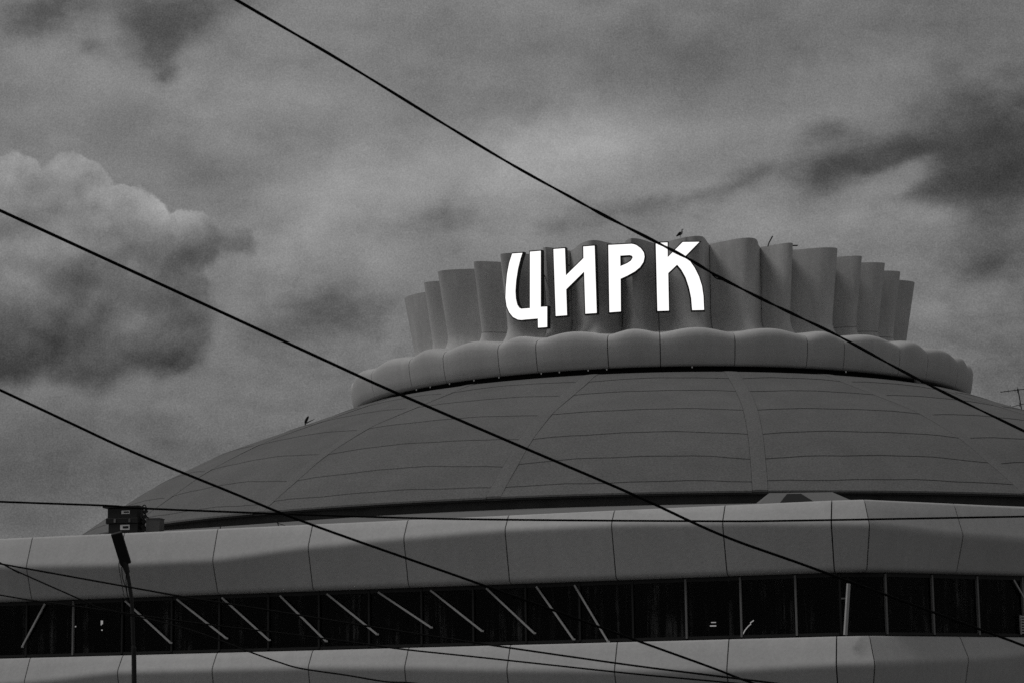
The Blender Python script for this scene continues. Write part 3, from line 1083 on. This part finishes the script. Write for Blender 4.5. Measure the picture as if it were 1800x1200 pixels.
slab('foot', (0.0, 0, -0.02), 0.56, 0.4, 0.12, M_CASE, cs)
lo = slab('lower_case', (0.02, 0, 0.36), 0.60, 0.42, 0.26, M_CASE, cs)
slab('lid_rim', (-0.02, 0, 0.73), 0.66, 0.46, 0.11, M_DARK, cs)
hi = slab('upper_case', (-0.02, 0, 1.03), 0.60, 0.42, 0.20, M_CASE, cs)
slab('top_plate', (-0.06, 0, 1.275), 0.74, 0.5, 0.03, M_DARK, cs, 0.005)
for (x, z, w, h, par) in ((0.1, 0.47, 0.19, 0.10, lo), (0.12, 1.06, 0.17, 0.065, hi)):
    c = A_ * x - B_ * 0.425 + Vector((0, 0, z))
    slab('sticker', c, w, 0.006, h, M_LABEL, par, 0)
    slab('sticker_print', c - B_ * 0.008 + A_ * 0.03, w * 0.62, 0.004, h * 0.45, M_DARK, par, 0)
for x in (-0.3, 0.3):
    slab('catch', A_ * x - B_ * 0.47 + Vector((0, 0, 0.73)), 0.04, 0.02, 0.07, M_MULL if x < 0 else M_VENT, lo, 0)
v, f = tube_vf(spline([(0.55, -0.1, 1.2), (0.72, -0.12, 1.36), (0.80, -0.12, 1.25), (0.78, -0.12, 0.95), (0.95, -0.15, 0.78), (0.72, -0.15, 0.6), (0.9, -0.15, 0.35)], 5), 0.022, 6)
mesh('cable_bundle', v, f, M_CABLE, cs)
for k in range(4):
    vv, ff = box_vf((0.68 + 0.03 * k, -0.1, 0.5 + 0.2 * k), 0.09, 0.12, 0.07, (0.8, 0.2, 0.5), (-0.2, 0.97, 0), (-0.5, 0, 0.85))
    mesh('side_clamp', vv, ff, M_DARK, cs)

vb = thing('roof_vent', 'plain grey metal vent box on the roof beside the dark equipment cases', 'vent', (-14.0, 92.4, 9.1))
vv, ff = box_vf((-0.08, 0, 0.42), 0.27, 0.3, 0.36, A_, B_)
mesh('box', vv, ff, M_VENT, vb)
vv, ff = box_vf((-0.08, 0, 0.795), 0.29, 0.32, 0.015, A_, B_)
mesh('lid', vv, ff, M_VENT, vb)

v, f = tube_vf(spline([(-11.14, 89.2, 9.15), (-11.13, 89.2, 9.3), (-11.2, 89.2, 9.38), (-11.12, 89.2, 9.37)], 4), 0.02, 6)
tag(mesh('parapet_hook', v, f, M_DARK), 'small bent hook on top of the parapet at a panel joint, nearest to the cases', 'hook')
v, f = join([tube_vf(spline([(-8.86, 88.75, 9.15), (-8.93, 88.75, 9.4), (-9.05, 88.75, 9.47)], 4), 0.02, 6),
             tube_vf([(-8.93, 88.75, 9.35), (-8.7, 88.75, 9.28), (-8.55, 88.75, 9.2)], 0.015, 6)])
tag(mesh('bent_wire', v, f, M_DARK), 'forked bent wire sticking up from the parapet right of the hook', 'wire')

# ------------------------------------------------------------------ street lamp in front, on the left
lamp = thing('street_lamp', 'dark flat street lamp on a tall slim bent pole at the left', 'street lamp', (-7.20, 45.0, 0))
v, f = tube_vf([(-0.01, 0, 0), (-0.02, 0, 0.12)], [0.2, 0.14], 16)
mesh('pole_base', v, f, M_DARK, lamp)
v, f = tube_vf([(0.01, 0, 0.1), (-0.02, 0, 2.5), (-0.035, 0, 3.2), (-0.045, 0, 3.25), (-0.075, 0, 3.95), (-0.10, 0, 4.2), (-0.16, 0, 4.55), (-0.21, 0, 4.76)],
               [0.055, 0.048, 0.046, 0.036, 0.036, 0.037, 0.036, 0.034], 14)
mesh('pole', v, f, M_DARK, lamp)
v, f = tube_vf([(-0.17, 0, 4.62), (-0.215, 0, 4.76), (-0.23, 0, 4.84)], [0.048, 0.062, 0.07], 14)
mesh('socket', v, f, M_DARK, lamp)
hd_a, hd_b = Vector((-0.205, 0.0, 4.79)), Vector((-0.355, -0.25, 5.37))
d = (hd_b - hd_a).normalized(); sx = Vector((0.97, 0.0, 0.25)); sx = (sx - d * sx.dot(d)).normalized(); nn = d.cross(sx)
vv, ff = box_vf((hd_a + hd_b) / 2, 0.106, 0.045, (hd_b - hd_a).length / 2, sx, nn, d)
hd = mesh('lamp_head', vv, ff, M_DARK, lamp)
bv = hd.modifiers.new('bevel', 'BEVEL'); bv.width = 0.018; bv.segments = 3
ctr = (hd_a + hd_b) / 2
sgn = 1 if nn.dot(Vector((0, -1, 0))) > 0 else -1
vv, ff = box_vf(ctr + d * 0.06 + nn * sgn * 0.048, 0.075, 0.006, 0.2, sx, nn, d)
mesh('lens', vv, ff, M_FRAME, hd)
for k, (dx) in enumerate((0.0, 0.07)):
    v, f = tube_vf(spline([(-0.28 + dx * 1.6, -0.02, 4.80), (-0.265 + dx, -0.03, 4.55), (-0.20 + dx * 0.2, -0.03, 4.35), (-0.165, -0.03, 4.2), (-0.12, -0.03, 4.05)], 5), 0.008, 6)
    mesh('lamp_cable', v, f, M_CABLE, lamp)

# ------------------------------------------------------------------ overhead cables
CABLES = [
    ('thickest black cable, crossing in front of the letter К from top left to right edge', 0.021,
     [(-13.0, 12.97, 12.8), (-6.15, 20.42, 10.384), (-2.86, 24.00, 9.221), (-1.83, 25.12, 8.858), (-0.75, 26.31, 8.445), (0.03, 27.17, 8.159), (0.71, 27.93, 7.944), (1.20, 28.48, 7.795),
      (1.87, 29.23, 7.612), (2.27, 29.67, 7.497), (2.69, 30.15, 7.352), (3.31, 30.84, 7.178), (3.85, 31.46, 7.048), (4.54, 32.24, 6.879), (5.46, 33.28, 6.603),
      (6.32, 34.27, 6.370), (7.84, 36.00, 5.995), (9.53, 37.93, 5.576), (14.2, 43.2, 4.42), (19.0, 48.6, 3.25)]),
    ('long black cable from the left edge across the left end of the cornice ring', 0.0185,
     [(-17.3, 16.96, 11.9), (-9.45, 22.32, 8.774), (-5.53, 25.00, 7.209), (-3.84, 26.15, 6.535), (-2.01, 27.42, 5.807), (-1.43, 27.82, 5.580), (-0.02, 28.81, 5.065), (1.49, 29.88, 4.518),
      (2.70, 30.74, 4.044), (3.99, 31.66, 3.659), (6.85, 33.71, 2.791), (7.25, 34.00, 2.667), (9.30, 35.48, 2.038), (12.5, 37.8, 1.25), (16.5, 40.7, 0.75)]),
    ('long black cable below the first two slanting ones, crossing only the foot of the dome', 0.0165,
     [(-17.5, 19.0, 10.8), (-9.78, 24.34, 7.285), (-5.92, 27.00, 5.539), (-5.22, 27.49, 5.221), (-4.50, 27.99, 4.899), (-3.49, 28.69, 4.506), (-2.51, 29.38, 4.134), (-0.41, 30.86, 3.445),
      (1.64, 32.32, 2.756), (2.70, 33.08, 2.401), (3.20, 33.44, 2.221), (3.98, 34.00, 1.973), (6.02, 35.47, 1.318), (8.6, 37.3, 0.75), (12.5, 40.0, 0.4)]),
    ('nearly level black cable running along the parapet through the whole view', 0.016,
     [(-24.5, 33.9, 5.85), (-12.82, 35.38, 5.329), (-7.86, 36.00, 5.130), (-6.24, 36.20, 5.065), (-5.64, 36.28, 5.019), (-2.69, 36.64, 4.897), (-0.48, 36.92, 4.837), (3.11, 37.37, 4.798),
      (4.49, 37.54, 4.803), (8.21, 38.00, 4.856), (10.79, 38.32, 4.892), (24.0, 39.95, 5.08)]),
    ('thin cable passing just below the lamp head and along the dark windows', 0.013,
     [(-18.3, 40.65, 6.35), (-12.33, 37.99, 5.109), (-7.84, 36.00, 4.183), (-5.06, 34.77, 3.610), (-4.18, 34.37, 3.444), (-2.79, 33.76, 3.183), (-2.02, 33.41, 3.038), (-0.45, 32.71, 2.753),
      (1.46, 31.85, 2.425), (2.56, 31.36, 2.255), (3.36, 31.00, 2.134), (5.71, 29.94, 1.778)]),
    ('thin cable dropping steeply across the left fascia, then slanting low over the windows', 0.012,
     [(-17.6, 42.2, 9.08), (-12.42, 39.86, 6.443), (-8.28, 38.00, 4.345), (-8.00, 37.88, 4.205), (-6.85, 37.36, 3.699), (-6.48, 37.19, 3.543), (-5.90, 36.93, 3.425), (-4.63, 36.35, 3.224),
      (-3.45, 35.81, 3.056), (-2.26, 35.26, 2.868), (-1.61, 34.97, 2.765), (-0.48, 34.45, 2.618), (1.54, 33.53, 2.349), (2.69, 33.00, 2.212), (5.04, 31.92, 1.932)]),
    ('wavy thin cable sagging over the lower fascia at the bottom left', 0.012,
     [(-18.0, 47.26, 5.75), (-12.60, 43.04, 4.701), (-8.70, 40.00, 3.943), (-8.08, 39.52, 3.823), (-6.48, 38.27, 3.542), (-5.14, 37.22, 3.206), (-4.02, 36.34, 2.792), (-3.59, 36.01, 2.639),
      (-3.23, 35.72, 2.533), (-2.50, 35.15, 2.409), (-1.92, 34.69, 2.301), (-1.56, 34.41, 2.274), (-1.04, 34.00, 2.203), (0.99, 32.40, 1.925)])]
for k, (lab, r, pts) in enumerate(CABLES):
    line = spline(pts, 7)
    o0 = line[0].copy()
    if k == 0:
        # two strands laid round each other, looser past the sign
        t = thing('overhead_cable', lab, 'cable', o0, 'overhead cables')
        for ph in (0, pi):
            P2 = []
            for i, p in enumerate(line):
                w = i * 0.55 + ph
                amp = 0.005 if p.x < 1.0 else 0.010
                P2.append(p - o0 + Vector((0.3 * cos(w), 0.2 * cos(w), sin(w))) * amp)
            v, f = tube_vf(P2, 0.0135, 8)
            mesh('strand', v, f, M_CABLE, t, 60)
        v, f = tube_vf(spline([Vector(q) - o0 for q in ((2.60, 30.06, 7.37), (2.66, 30.12, 7.325), (2.74, 30.2, 7.315), (2.82, 30.3, 7.318))], 5), 0.008, 6)
        mesh('loose_tie', v, f, M_CABLE, t, 60)
    else:
        v, f = tube_vf([p - o0 for p in line], r, 8)
        o = mesh('overhead_cable', v, f, M_CABLE, None, 60, o0)
        tag(o, lab, 'cable', 'overhead cables')
